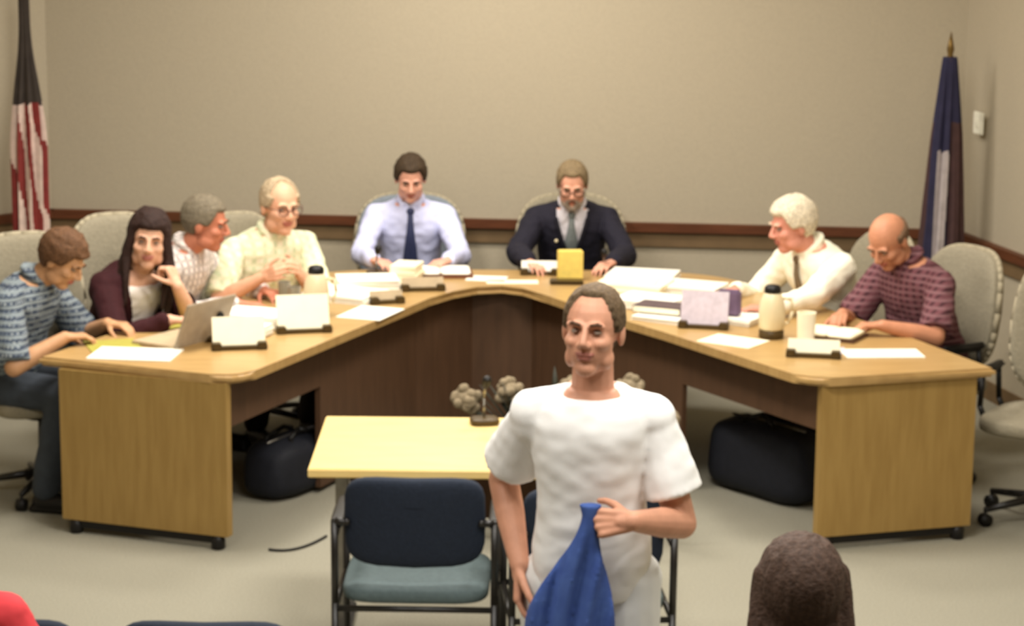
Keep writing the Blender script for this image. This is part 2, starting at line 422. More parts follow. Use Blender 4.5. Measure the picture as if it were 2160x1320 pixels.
        if st=='long':
            for q in (-1,1):
                for a,(y,x2,y2,z2,r) in enumerate(((.0,.105,-.02,-.33,.028),(.035,.115,.04,-.36,.032),(.065,.07,.10,-.36,.036),(-.03,.082,-.06,-.27,.017))):
                    p0=V((q*.066,y,.05)); p1=V((q*.088,y+.005,-.07)); p2=V((q*x2,y2,z2*.6)); p3=V((q*x2*.95,y2-.01,z2))
                    g.cap(s.HP(p0),s.HP(p1),.022,.024,10); g.cap(s.HP(p1),s.HP(p2),.024,r,10); g.cap(s.HP(p2),s.HP(p3),r,.012,10)
            g.cap(s.HP((0,.09,.03)),s.HP((0,.12,-.3)),.05,.05)
        if st=='back_long':
            for q in range(9):
                x=(q-4)*.021
                g.cap(s.HP((x*.9,.055-abs(x)*.5,.05)),s.HP((x*1.15,.085-abs(x)*.3,-.12)),.036,.034,12); g.cap(s.HP((x*1.15,.085-abs(x)*.3,-.12)),s.HP((x*1.4,.09,-.3)),.034,.022,12)
        if st in('long','back_long'):
            def wv(co,no): return co+no*(.004*noise.noise(V((co.x*60,co.y*60,co.z*6))))
            g.build('hair',m,s.root,remesh=.006,sm=10,fn=wv)
        else: g.build('hair',m,s.root)
        if k.get('beard'):
            g=G()
            for q in (-1,1):
                g.cap(s.HP((q*.062,-.01,-.045)),s.HP((q*.045,-.05,-.088)),.012,.016,10); g.cap(s.HP((q*.045,-.05,-.088)),s.HP((q*.012,-.078,-.102)),.016,.018,10)
                g.cap(s.HP((q*.006,-.098,-.043)),s.HP((q*.028,-.084,-.056)),.006,.006,8); g.cap(s.HP((q*.028,-.084,-.056)),s.HP((q*.022,-.08,-.09)),.008,.014,8)
            g.build('beard',mat('beard',k['beard'],.85,.2,80,.4),s.root,remesh=.004,sm=2)
    def glasses(s,c):
        g=G(); 
        for q in (-1,1):
            pts=[s.HP((q*.033+.025*math.cos(a),-.103,.006+.018*math.sin(a))) for a in [2*PI*i/14 for i in range(15)]]
            g.tube(pts,.0022*s.hs,6)
            g.tube([s.HP((q*.057,-.102,.012)),s.HP((q*.08,-.06,.012)),s.HP((q*.082,.01,.01))],.002*s.hs,6)
        g.tube([s.HP((-.009,-.104,.01)),s.HP((.009,-.104,.01))],.0022*s.hs,6)
        g.build('glasses',mat('glasses_frame',c,.4),s.root)
    def cloth(s,name,m,*,sm=4,t0=-.05,t1=.985,inf=.015,sleeve=1.0,sr=(.062,.052,.04),collar=True,wr=.004,cut=None,flare=0,vox=.007,extra=None,root=None):
        g=G(); s.torso(g,t0,t1,inf); s.shoulders(g,inf*.9)
        for (S,E,W) in s.arms:
            if sleeve>1: # full sleeve to wrist
                g.cap(S,E,sr[0],sr[1]); g.cap(E,E.lerp(W,.93),sr[1],sr[2])
            else:
                e=S.lerp(E,sleeve); g.cap(S,S.lerp(E,sleeve*.5),sr[0],sr[0]+flare*.4); g.cone(S.lerp(E,sleeve*.4),e,sr[0]+flare*.3,sr[0]+flare)
        if collar:
            pr=[]
            for i in range(17):
                a=2*PI*i/16; c=s.N+s.up*(.022+.010*math.sin(a)*-1); pr.append(c-s.up*.012*(collar!='flap')+V((math.cos(a)*.066,0,0))+s.fw*(math.sin(a)*.068))
            g.tube(pr,.011 if collar=='flap' else .008,8)
            if collar=='flap':
                g.cap(s.N-s.up*.06,s.N+s.up*.004,.080,.064)
                for q in (-1,1):
                    a=s.front(.98,0,.012)+V((q*.012,0,0)); b=s.front(.9,q*.05,.012); g.cap(a,b,.010,.008,8); g.cap(b,pr[2 if q>0 else 6],.008,.011,8)
        if extra: extra(g)
        sd=random.random()*30
        def fold(co,no):
            n=noise.noise(V((co.x*9+sd,co.y*9,co.z*14)))+.6*noise.noise(V((co.x*22,co.y*22+sd,co.z*30)))
            return co+no*(max(n,-.45)*wr*2.0+.0025)
        o=g.build(name,m,root or s.root,remesh=vox,sm=sm,fn=fold,cut=cut)
        return o
    def vcut(s,tv,wm):
        def c(p):
            r=p-s.P0; t=r.dot(s.up)/s.L; f=r.dot(s.fw)
            return f>.03 and t>tv and abs(p.x)<wm*(t-tv)/(1-tv) and abs(p.x)<.12
        return c
    def trousers(s,m,shoe=None,t1=.1):
        g=G(); s.torso(g,-.2,t1,.008,6); s.legs(g,.013,foot=False)
        def fold(co,no): return co+no*.006*noise.noise(V((co.x*10,co.y*10,co.z*12)))
        g.build('trousers',m,s.root,remesh=.009,sm=3,fn=fold)
        for q in (-1,1):
            if s.stand: x,y=q*.11,.03
            else: x,y=q*.15,-.36+s.k.get('feet',0)
            g=G(); g.cap((x,y+.02,.045),(x,y-.15,.04),.046,.042); g.box((x,y-.06,.015),(.085,.27,.028),bev=.01)
            g.build('shoe',shoe or M['black'],s.root,remesh=.008,sm=3,fn=lambda c,n:V((c.x,c.y,max(c.z,0.001))))
    def tie(s,m,t0=.955,t1=.4,off=.024):
        g=G(); n=10; L_=[];
        for i in range(n+1):
            t=t0+(t1-t0)*i/n; p=s.front(t,0,off); w_=.014+.026*smooths(0,.8,i/n)
            if i==n: w_=.004
            L_.append([p+V((-w_,0,0))+s.fw*-.004,p+V((w_,0,0))+s.fw*-.004,p+V((w_,0,0))+s.fw*.003,p+s.fw*.007,p+V((-w_,0,0))+s.fw*.003])
        g.loft(L_); g.ell(s.front(.975,0,off)+s.fw*.004,(.021,.014,.018)); g.build('tie',m,s.root)

DN=(0,0,-1)
def hd(fx,fy,fz=0,tx=0,ty=0,n=DN): return ((fx,fy,fz),n,(tx,ty,0))
blk=mat('charcoal_trousers',(38,36,40),.8); khk=mat('dark_trousers',(58,52,50),.85)

# --- plaid shirted man at the end of the left arm
dL=(.93,-.37)
b=Body(label='seated person in blue plaid shirt at left end of table, head bowed, forearms on tabletop',head=(-1.965,9.79,1.10),dir=(.97,-.25),neckf=.55,look=(0,35,0),
  wrist=[(-1.93,9.62,.79),(-1.80,9.93,.79)],hands=[hd(.85,.45,0,-.4,.9),hd(.9,-.4,0,-.4,-.9)],skin=(196,148,108),hair=(96,66,42),hair_th=.018,hl=.06,belly=.03,width=1.05,feet=.05,curl=(.5,.5))
b.make(); pl=plaid('blue_plaid',(92,104,120),[('X',(150,158,160),17),('Z',(58,66,82),19),('Y',(60,70,86),17),('Z',(130,140,144),11)])
b.cloth('shirt',pl,sleeve=.95,sr=(.066,.052,.04),collar='flap',flare=.012,t0=-.15); b.trousers(mat('jeans',(58,64,72),.85),t1=.0); PLAID=b
# --- woman
b=Body(label='seated person with long dark hair, maroon blazer over white blouse, chin resting on hand',head=(-1.655,10.22,1.12),dir=(.72,-.69),neckf=.15,look=(-38,4,6),hs=1.08,sl=.94,width=.86,
  wrist=[(-1.53,9.97,.80),(-1.515,10.125,.925)],hands=[hd(.95,.2,0,0,1),((-.35,.15,.9),(-.6,.3,.0),(-.6,-.6,.3))],elbow=[(-.7,.35,-.7),(.3,-.5,-.9)],skin=(222,172,142),lips=(186,118,106),hair=(44,26,20),style='long',hair_th=.016,hl=.06,brow=(40,26,20),curl=(.4,1.1),feet=.1)
b.make(); mar=mat('maroon_wool',(56,20,24),.85,.1,50,.1)
b.cloth('blouse',mat('white_blouse',(242,234,226),.8,.04),sleeve=.4,sr=(.05,.045,.035),inf=.010,collar=False,t1=.90)
b.cloth('blazer',mar,inf=.026,sleeve=2,sr=(.066,.056,.042),collar=False,cut=b.vcut(.10,.12)); b.trousers(blk,t1=0)
# --- grey haired man with striped shirt
b=Body(label='seated person with short grey hair and ruddy face, white striped shirt, beside the dark-haired woman',head=(-1.455,10.66,1.13),dir=(.9,-.43),neckf=.3,look=(20,12,0),hs=1.06,belly=.02,
  wrist=[(-1.27,10.36,.80),(-1.20,10.78,.79)],hands=[hd(.95,-.2,0,.2,.9),hd(.6,-.8,0,-.8,-.3)],skin=(196,124,96),hair=(112,102,84),hair_th=.010,brow=(90,76,60),hl=.07,feet=.1)
b.make(); b.cloth('shirt',plaid('white_grey_stripe',(232,222,214),[('X',(170,160,158),9),('Z',(196,188,182),10)]),sleeve=2,sr=(.064,.052,.038),collar='flap'); b.trousers(blk)
# --- man with glasses, cream shirt, clasped hands
b=Body(label='seated person with glasses and thinning hair, cream shirt, hands clasped above the table',head=(-1.135,10.99,1.165),dir=(.55,-.83),neckf=.25,look=(-2,8,0),hs=1.1,belly=.03,width=1.05,
  wrist=[(-1.20,10.72,.86),(-1.03,10.84,.86)],hands=[((.75,-.45,.35),(.3,.9,-.1),(0,.2,.9)),((.0,-.75,.45),(-.8,-.1,0),(0,.2,.9))],curl=(.75,.75),skin=(222,168,136),hair=(176,156,126),style='receding',hair_th=.010,glasses=(90,60,52),feet=.1)
b.make(); b.cloth('shirt',plaid('cream_green_check',(240,234,204),[('X',(206,214,176),6),('Z',(226,226,190),8)]),sleeve=.95,sr=(.064,.055,.04),flare=.008,collar='flap'); b.trousers(khk)
# --- blue shirt man with tie
b=Body(label='seated person with dark hair in pale blue shirt and navy tie, looking down at papers',head=(-.545,11.97,1.175),dir=(.05,-1),neckf=.30,look=(2,22,0),hs=.98,width=1.0,
  wrist=[(-.72,11.60,.80),(-.33,11.62,.80)],hands=[hd(.6,-.7,0,.7,.5),hd(-.55,-.8,0,-.8,.5)],elbow=[(-.6,.3,-.7),(.6,.3,-.7)],skin=(222,164,140),hair=(60,46,30),hair_th=.014,hl=.072,brow=(60,46,34),feet=.1)
b.make(); b.cloth('shirt',mat('pale_blue_cotton',(204,208,240),.8,.04,20),sleeve=2,sr=(.062,.054,.040),collar='flap'); b.tie(mat('navy_tie',(54,60,92),.6,.1,60),t1=.22); b.trousers(blk)
# --- dark suit man
b=Body(label='seated person in dark suit jacket and grey tie looking down behind the yellow box',head=(.312,11.955,1.155),dir=(-.02,-1),neckf=.32,look=(0,24,0),hs=.98,width=1.02,
  wrist=[(.08,11.60,.80),(.52,11.60,.80)],hands=[hd(.4,-.9,0,.8,.4),hd(-.5,-.8,0,-.8,.5)],elbow=[(-.75,.3,-.6),(.75,.3,-.6)],skin=(218,160,134),hair=(124,106,78),hair_th=.010,hl=.080,glasses=(70,50,40),beard=(150,134,118),feet=.1)
b.make(); b.cloth('shirt',mat('pale_grey_shirt',(206,200,204),.8,.04),inf=.010,sleeve=.5,sr=(.055,.05,.035),collar='flap')
b.tie(mat('grey_tie',(120,126,124),.6,.15,60),t1=.5,off=.018)
b.cloth('suit_jacket',mat('black_navy_wool',(28,26,38),.85,.12,50,.1),inf=.024,sleeve=2,sr=(.068,.060,.046),collar=False,cut=b.vcut(.42,.085))
g=G()
for q in (-1,1):
    pts=[b.front(.45+.5*i/6,q*(.008+.075*i/6),.036) for i in range(7)]
    for p0,p1 in zip(pts,pts[1:]): g.cap(p0,p1,.011,.012,8)
g.build('lapel',mat('lapel_wool',(22,20,30),.8),b.root,remesh=.005)
g=G(); p=b.front(.72,-.08,.034); g.ell(p,(.010,.006,.010),seg=10); g.build('lapel_pin',mat('pin_gold',(226,210,170),.4),b.root)
b.trousers(blk)
# --- white haired man, profile
b=Body(label='seated person with white hair, white shirt and tie, in profile facing left',head=(1.345,10.84,1.12),dir=(-.86,-.5),neckf=.32,look=(-15,14,0),hs=1.06,width=1.06,belly=.02,
  wrist=[(1.09,10.93,.79),(1.17,10.36,.79)],hands=[hd(-.4,-.9,0,-.9,.3),hd(-.95,.2,0,-.2,.9)],skin=(214,146,124),hair=(214,202,176),hn=.6,hair_th=.018,hl=.064,brow=(214,196,170),feet=.1)
b.make(); b.cloth('shirt',mat('ivory_cotton',(252,248,226),.8,.03),sleeve=2,sr=(.074,.060,.042),collar='flap'); b.tie(mat('brown_tie',(120,104,80),.6,.15,60),t1=.35); b.trousers(blk)
# --- bald man in maroon shirt
b=Body(label='seated balding person in maroon patterned shirt, head bowed, hands joined on table',head=(1.725,10.33,1.13),dir=(-.86,-.5),neckf=.55,look=(15,38,0),hs=1.06,width=1.06,belly=.03,
  wrist=[(1.52,10.27,.80),(1.66,10.00,.80)],hands=[hd(-.3,-.9,0,-.9,0),hd(-.9,.1,0,0,.9)],curl=(.6,.6),skin=(196,136,104),hair=(110,84,62),style='bald',hair_th=.008,feet=.1)
b.make(); b.cloth('shirt',plaid('maroon_pattern',(104,62,68),[('X',(66,34,40),9),('Z',(120,84,88),11)]),sleeve=.9,sr=(.068,.055,.04),flare=.010,collar='flap'); b.trousers(khk); 

# --- standing man with the blue cloth (near)
b=Body(label='standing person in white t-shirt and pale trousers holding up a blue cloth',head=(.212,5.84,1.612),dir=(-.10,-1),stand=True,zh=.96,neckf=.10,look=(-10,-2,2),hs=.98,width=.86,belly=.006,local=True,vox=.004,
  wrist=[(-.192,-.035,.945),(.122,-.275,1.150)],hands=[((-.02,-.15,-1),(.95,0,0),(.1,-1,0)),((-.98,.0,-.10),(0,.9,-.35),(0,.3,1))],elbow=[(-.3,.6,-.1),(.42,.5,-.6)],
  skin=(206,150,122),lips=(168,106,92),hair=(92,74,52),hair_th=.007,hl=.096,brow=(104,76,58),curl=(.45,1.1),handsc=1.02)
b.make(); tee=mat('white_cotton',(246,246,244),.85,.02,20)
b.cloth('t_shirt',tee,t0=-.16,t1=.965,inf=.016,sleeve=.70,sr=(.058,.06,.04),flare=.026,collar=False,wr=.0022,vox=.006,sm=12)
b.trousers(mat('pale_trousers',(222,224,222),.85,.04),t1=.05,shoe=M['white']); MAN=b
# the blue cloth hanging from his hand
hx=b.root.matrix_basis; Wr=b.arms[1][2]
def drape():
    g=G(); top_=V((.012,-.262,1.175)); rings=[]; n=64
    for j in range(41):
        t=j/40; z=top_.z+.012-t*.62; hw=.018+.012*math.exp(-(t/.03)**2)+.088*smooths(0.03,.55,t)+.025*t; cx=top_.x-.045*smooths(0,.6,t)-.01*t; cy=top_.y+.012*t
        ring=[]
        for i in range(n):
            a=2*PI*i/n; amp=.010*smooths(0,.3,t)
            x=hw*math.cos(a); y=(.020+.02*t)*math.sin(a)
            y+=amp*math.sin(x*95+2*t)+.5*amp*math.sin(x*210+1)
            ring.append(V((cx+x,cy+y,z-.03*math.sin(x*26+.8)*t)))
        rings.append(ring)
    g.loft(rings)
    return g
cl=drape().build('blue_cloth',mat('blue_cloth',(70,96,160),.85,.1,18,.1,c2=(58,82,148)),None,remesh=.005,sm=3)
cl.location=b.loc; cl.rotation_euler=(0,0,b.rz); tag(cl,'blue cloth hanging from the hand of the standing person','cloth')

# --- audience heads in the foreground
b=Body(label='audience person with brown hair seen from behind at bottom right',head=(.660,4.95,1.185),dir=(0,1),neckf=.15,look=(0,0,0),hs=1.0,
  wrist=[(-.12,-.35,.62),(.12,-.35,.62)],local=True,hands=[((0,-1,0),(0,0,-1),(1,0,0)),((0,-1,0),(0,0,-1),(-1,0,0))],skin=(206,150,122),hair=(70,52,42),style='back_long',hn=.25,hair_th=.022,hl=.06)
b.make(); b.cloth('sweater',mat('dark_sweater',(50,44,46),.9),sleeve=2,sr=(.064,.055,.042)); b.trousers(blk)
b=Body(label='audience person in red shirt cut off at the bottom left corner',head=(-1.42,5.42,1.20),dir=(0,1),neckf=.15,look=(0,10,0),zh=.62,width=1.04,
  wrist=[(-.12,-.35,.62),(.12,-.35,.62)],local=True,hands=[((0,-1,0),(0,0,-1),(1,0,0)),((0,-1,0),(0,0,-1),(-1,0,0))],skin=(206,150,122),hair=(70,52,42))
b.make(); b.cloth('shirt',mat('red_shirt',(206,60,66),.85,.05),sleeve=.8,sr=(.068,.058,.042),flare=.01); b.trousers(blk)

# ---------------------------------------------------------------- high-backed office chairs
def office_chair(loc,rz,label,up=None,top=1.12,arms=True,wide=1):
    up=up or M['uph']
    r=empty('office_chair',loc,rz,label,'chair','high-backed office chairs around the conference table')
    zc=(.52+top)/2; hz=(top-.52)/2
    lean=Matrix.Rotation(R(-8),3,'X')
    g=G(); g.sbox((0,.26,zc),(.245*wide,.05,hz),.62,.45,lean,bend=-.9,fn=lambda q:V((q.x*(1-.10*max(0,q.z/hz)),q.y,q.z))); g.build('backrest',up,r)
    g=G(); pts=[]
    for i in range(37):
        u=2*PI*i/36; c=math.cos(u);s_=math.sin(u)
        x=.243*wide*math.copysign(abs(c)**.62,c);z=hz*.995*math.copysign(abs(s_)**.62,s_); x*=(1-.10*max(0,z/hz)); pts.append(V((0,.26,zc))+lean@V((x*1.01,-.9*x*x+.0,z*1.005)))
    g.tube(pts,.014,8); g.build('piping',M['uph_side'],r)
    g=G(); g.sbox((0,0,.445),(.25,.045,.25),.5,.5,Matrix.Rotation(R(90),3,'X'))
    g.build('seat',up,r)
    if arms:
        for q in (-1,1):
            g=G(); g.tube([(q*.235,.12,.44),(q*.262,.12,.50),(q*.262,.10,.64),(q*.262,-.08,.64),(q*.262,-.10,.50),(q*.235,-.10,.44)],.013,8)
            a=g.build('arm_bracket',M['black'],r)
            g=G(); g.box((q*.262,.01,.655),(.045,.25,.03),bev=.012); g.build('armrest',M['black'],r)
    g=G(); g.cone((0,0,.10),(0,0,.40),.028,.022); g.cone((0,0,.36),(0,0,.405),.08,.12); g.build('column',M['metal'],r)
    for i in range(5):
        a=2*PI*i/5+.3; d=V((math.cos(a),math.sin(a),0))
        g=G(); g.cap(V((0,0,.11)),d*.27+V((0,0,.075)),.022,.014,10); l=g.build('base_leg',M['metal'],r)
        g=G(); c=d*.275+V((0,0,.028)); n=V((-d.y,d.x,0)); g.cone(c-n*.02,c+n*.02,.028,.028,14); g.cone(c,c+V((0,0,.04)),.008,.008,8); g.build('caster',M['black'],l)
    return r
CH=[]
def chair_for(b,label,up=None,back=0,top=1.12,arms=True,side=0,wide=1,fix=None):
    if fix: return office_chair((*fix[0],0),heading(*fix[1]),label,up,top,arms,wide)
    rot=Matrix.Rotation(b.rz,3,'Z'); p=b.loc+rot@V((side,back,0))
    return office_chair((p.x,p.y,0),b.rz,label,up,top,arms,wide)
names=['chair holding the person in blue plaid, left end of the table','chair behind the dark-haired woman','chair of the ruddy grey-haired person, third along the left arm','chair behind the person with clasped hands, far left corner',
 'chair behind the person in pale blue shirt and navy tie','chair behind the person in the dark suit','chair behind the white-haired person in white shirt','chair behind the bowed person in maroon shirt']
for i,(P,n) in enumerate(zip(PEOPLE[:8],names)):
    chair_for(P,('slate grey' if i in(4,5) else 'light grey')+' high-backed '+n,M['uphb'] if i in(4,) else None,top=[1.15,1.16,1.08,1.06,1.02,1.02,1.04,1.06][i],back=[.08,.03,.02,0,.02,.02,.0,-.05][i],arms=i in(0,7),side=[0,.0,0,0,0,0,.0,0][i],wide=[1.05,1,1,1,1.22,1.22,1,1.1][i],fix=[((-2.10,9.93),(.45,-.9)),((-1.78,10.47),(.45,-.9))][i] if i<2 else None)
office_chair((2.33,9.66,0),heading(-.55,-.83),'empty light grey high-backed office chair at the right edge, outside the table end',top=1.14)

# ---------------------------------------------------------------- small witness table
sx0,sx1,sy0,sy1=-.705,.50,7.66,8.44
t=empty('side_table',((sx0+sx1)/2,(sy0+sy1)/2,0),0,'small pale wood table in front of the horseshoe, behind two navy chairs','table')
cx,cy=(sx0+sx1)/2,(sy0+sy1)/2; hxw,hyw=(sx1-sx0)/2,(sy1-sy0)/2
g=G(); g.prism([(-hxw,-hyw),(hxw,-hyw),(hxw,hyw),(-hxw,hyw)],.708,.74,.004); g.build('tabletop',M['yoak'],t,smooth=False)
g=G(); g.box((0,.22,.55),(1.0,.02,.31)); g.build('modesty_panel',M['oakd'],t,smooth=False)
for q in (-1,1):
    g=G(); g.box((q*(hxw-.09),0,.36),(.045,.08,.69),bev=.004); l=g.build('leg',M['chrome'],t,smooth=False)
    g=G(); g.box((q*(hxw-.09),0,.02),(.06,.62,.035),bev=.008); g.build('leg_foot',M['black'],l,smooth=False)
    g=G(); g.box((q*(hxw-.09),0,.695),(.05,.5,.025)); g.build('leg_bracket',M['black'],l,smooth=False)

# ---------------------------------------------------------------- navy visitor chairs (backs to the camera)
def visitor_chair(loc,rz,label,group=None):
    r=empty('visitor_chair',loc,rz,label,'chair','navy padded visitor chairs')     # local: faces +Y, back at -Y
    g=G(); g.sbox((0,-.235,.70),(.232,.03,.155),.42,.5,Matrix.Rotation(R(7),3,'X'),bend=.7); g.build('backrest',M['navy'],r)
    g=G(); g.sbox((0,.0,.445),(.245,.035,.235),.35,.5,Matrix.Rotation(R(90),3,'X')); g.build('seat',M['teal'],r)
    for q in (-1,1):
        g=G(); g.tube([(q*.262,-.225,.012),(q*.262,-.215,.42),(q*.262,-.225,.70),(q*.22,-.23,.70)],.0125,10); g.build('rear_leg',M['metal'],r)
        g=G(); g.tube([(q*.262,.215,.012),(q*.262,.20,.655)],.0125,10); g.build('front_leg',M['metal'],r)
        g=G(); g.tube([(q*.262,.21,.645),(q*.262,-.20,.645)],.011,8); a=g.build('arm_rail',M['metal'],r)
        g=G(); g.sbox((q*.262,.02,.665),(.024,.017,.17),.4,.6,Matrix.Rotation(R(90),3,'X')); g.build('armrest',M['black'],r)
    g=G(); g.tube([(-.262,-.215,.40),(.262,-.215,.40)],.011,8); g.tube([(-.262,.205,.40),(.262,.205,.40)],.011,8)
    g.tube([(-.262,-.215,.40),(-.262,.205,.40)],.011,8); g.tube([(.262,-.215,.40),(.262,.205,.40)],.011,8); g.build('seat_frame',M['metal'],r)
    return r
vc=visitor_chair((-.308,7.38,0),R(-1),'navy padded visitor chair left of the standing person, at the small table')
def dup(r,loc,rz,label):
    c=copy_tree(r); c.location=loc; c.rotation_euler=(0,0,rz); c['label']=label; return c
dup(vc,(.255,7.28,0),R(4),'navy padded visitor chair mostly hidden behind the standing person')
dup(vc,(-.80,5.93,0),0,'dark visitor chair in the front row, only its backrest top at the bottom edge')
dup(vc,(-1.37,5.93,0),R(0),'dark visitor chair corner just right of the red shirt at the bottom edge')
dup(vc,(-1.42,5.33,0),R(0),'dark visitor chair under the red-shirted person at the bottom left')
dup(vc,(.660,4.86,0),0,'visitor chair under the brown-haired audience person')

# ---------------------------------------------------------------- things on the tables
Z=.75
def thing1(g,name,m,label,cat,loc,rz=0,group=None,smooth=False):
    o=g.build(name,m,None,smooth=smooth); o.location=loc; o.rotation_euler=(0,0,rz); return tag(o,label,cat,group)
def paper(x,y,w,d,rz,label,h=.003,m=None,z=Z,name='paper_sheet',cat='paper'):
    g=G(); n=max(1,min(6,int(h/.004)))
    for i in range(n):
        g.box((random.uniform(-.006,.006)*(n>1),random.uniform(-.006,.006)*(n>1),h*(i+.5)/n),(w,d,h/n*.96),Matrix.Rotation(random.uniform(-.03,.03)*(n>1),3,'Z'))
    return thing1(g,name,m or M['paper'],label,cat,(x,y,z+.0008),rz)
def holder(x,y,rz,label,w=.22,h=.14,card=None,group='name card holders on the table'):
    r=empty('card_holder',(x,y,Z+.0005),rz,label,'card holder',group)
    g=G(); g.box((0,0,.009),(w,.06,.018),bev=.003); base=g.build('base',M['dwood'],r,smooth=False)
    for q in (-1,1):
        g=G(); g.box((q*(w/2-.022),-.004,.017),(.04,.066,.032),bev=.004); g.build('base_block',M['dwood'],base,smooth=False)
    g=G(); g.box((0,.004+h*.17,.016+h*.47),(w*.94,.008,h),Matrix.Rotation(R(-20),3,'X')); g.build('card',card or M['cream'],r,smooth=False)
    return r
holder(-1.175,9.60,R(12),'tall cream card in dark base, nearest the left table end',.24,.125)
holder(-.93,9.97,R(14),'tall cream card in dark base beside the left carafe',.25,.155)
holder(-.60,10.68,R(18),'small card in dark base beside the heaped white papers',.17,.045,M['tan'])
holder(-.44,11.02,R(10),'small card in dark base in front of the pale blue shirt',.22,.05,M['tan'])
holder(.14,11.50,0,'low white card in dark base in front of the dark suit',.20,.055,M['paper'])
holder(.872,10.15,R(-12),'card with pale lilac print in dark base, on right arm beside standing person head',.23,.155,M['lilac'])
holder(1.295,9.55,R(-10),'cream card in dark base nearest the right table end',.235,.06)
def carafe(x,y,label):
    r=empty('carafe',(x,y,Z+.0005),0,label,'carafe','cream carafes on the table')
    g=G(); g.lathe([(.050,0),(.056,.004),(.056,.034),(.050,.038)]); g.build('base',M['dwood'],r)
    g=G(); g.lathe([(.048,.036),(.058,.05),(.060,.12),(.052,.17),(.042,.195),(.036,.205)]); g.build('vessel',M['carafe'],r)
    g=G(); g.lathe([(.034,.203),(.038,.206),(.037,.228),(.028,.238),(.008,.242)]); g.build('lid',M['black'],r)
    pts=[(.050+.0,0,.18),(.085,0,.175),(.092,0,.12),(.075,0,.07),(.054,0,.06)]
    g=G(); g.tube(pts,.007,8); h=g.build('handle',M['carafe'],r); return r
carafe(-.905,10.33,'cream carafe with black lid on the left arm of the table')
carafe(1.158,9.95,'cream carafe with black lid on the right arm of the table')
def tumbler(x,y,label,m=None,h=.115,r0=.03):
    g=G(); g.lathe([(r0*.85,0),(r0,h),(r0*.9,h),(r0*.75,.008)]); return thing1(g,'tumbler',m or M['glass'],label,'cup',(x,y,Z+.0005),0,smooth='auto')
tumbler(-1.02,10.47,'smoked drinking glass in front of the person with clasped hands')
tumbler(-1.08,10.60,'second smoked drinking glass, just behind the first one')
# white cup
tumbler(1.29,9.78,'tall cream paper cup beside the right carafe',M['cream'],.15,.042)
# desk microphones
def mic(x,y,z,rz,label,h=.20):
    r=empty('desk_microphone',(x,y,z+.0005),rz,label,'microphone','desk microphones')
    g=G(); g.sbox((0,0,.012),(.055,.014,.045),.5,.5,Matrix.Rotation(R(90),3,'X')); g.build('base',M['dwood'],r)
    g=G(); g.tube([(0,.01,.02),(0,.015,h*.6),(0,-.01,h*.9),(0,-.03,h)],.005,8); g.build('gooseneck',M['chrome'],r)
    g=G(); g.cap((0,-.03,h),(0,-.055,h+.02),.016,.018,12); g.build('foam_head',M['black'],r); return r
mic(-.10,8.34,.74,R(10),'desk microphone with dark base on the small pale wood table',.16)
mic(-.69,11.42,Z,R(10),'desk microphone with black head in front of the pale blue shirt',.13)
mic(.47,11.56,Z,0,'desk microphone with black head right of the yellow box',.10)
mic(-1.30,9.78,Z,R(30),'low desk microphone between laptop and cream card at left table end',.10)
# laptop at left end
r=empty('laptop',(-1.47,9.76,Z+.001),heading(-.85,.52),'grey-tan open laptop on the left arm in front of the maroon blazer','laptop')
g=G(); g.box((0,0,.008),(.33,.23,.016),bev=.004); g.build('keyboard_base',M['tan'],r,smooth=False)
g=G(); g.box((0,.165,.105),(.33,.010,.215),Matrix.Rotation(R(-22),3,'X'),bev=.003); s_=g.build('screen',mat('laptop_lid',(164,150,130),.5),r,smooth=False)
# papers
paper(-1.60,9.46,.36,.24,R(-6),'white paper sheets at the near left end of the table',.006)
paper(-1.72,9.62,.22,.28,R(20),'green paper sheet under the forearms of the person in plaid',m=M['greenp'])
paper(-1.50,10.10,.34,.20,R(-20),'yellow-green folder in front of the maroon blazer',.004,M['greenp'],name='folder',cat='folder')
paper(-1.24,9.86,.30,.22,R(-18),'stack of white papers behind the nearest cream card',.05,name='paper_stack',cat='papers')
paper(-1.16,10.15,.32,.22,R(-20),'stack of white papers in front of the ruddy person in striped shirt',.055,name='paper_stack',cat='papers')
paper(-1.02,10.26,.12,.2,R(-20),'cream booklet beside the stack in front of the striped shirt',.02,M['cream'],name='booklet',cat='booklet')
paper(-.66,10.42,.22,.30,R(-20),'loose white sheets on the left arm edge beyond the carafe',.004)
paper(-.80,10.80,.34,.26,R(-25),'heap of white papers left of the small card',.035,name='paper_stack',cat='papers')
paper(-.72,11.10,.30,.22,R(10),'white papers behind the heap, in front of the pale blue shirt',.05,name='paper_stack',cat='papers')
paper(-.70,11.40,.22,.16,R(25),'yellow-green notepad under the hand of the pale blue shirt',.008,M['greenp'],name='notepad',cat='notepad')
paper(-.53,11.28,.13,.18,R(-10),'upright bundle of cream papers right of the yellow-green notepad',.09,M['cream'],name='paper_stack',cat='papers')
r=empty('open_binder',(-.37,11.47,Z+.001),R(4),'open white binder with brown cover before the blue shirt','binder')
g=G(); g.box((0,0,.006),(.33,.24,.012)); g.build('cover',mat('brown_cover',(110,66,44),.5),r,smooth=False)
for q in (-1,1):
    g=G(); g.sbox((q*.077,0,.022),(.076,.012,.11),.25,.6,Matrix.Rotation(R(90),3,'X')); g.build('pages',M['paper'],r)
paper(-.13,11.36,.20,.14,R(-8),'white sheet on the table centre left of the dark suit')
paper(.0,11.27,.26,.10,R(2),'flat cream sheet near the curved inner edge of the table',m=M['cream'])
g=G(); g.box((0,0,.075),(.125,.07,.15),bev=.004); yb=thing1(g,'card_box',M['yellow'],'yellow box standing on the table before the dark suit','box',(.292,11.36,Z+.001),R(6))
paper(.27,11.25,.16,.08,0,'olive pad in front of the yellow box',.02,M['dwood'],name='notepad',cat='notepad')
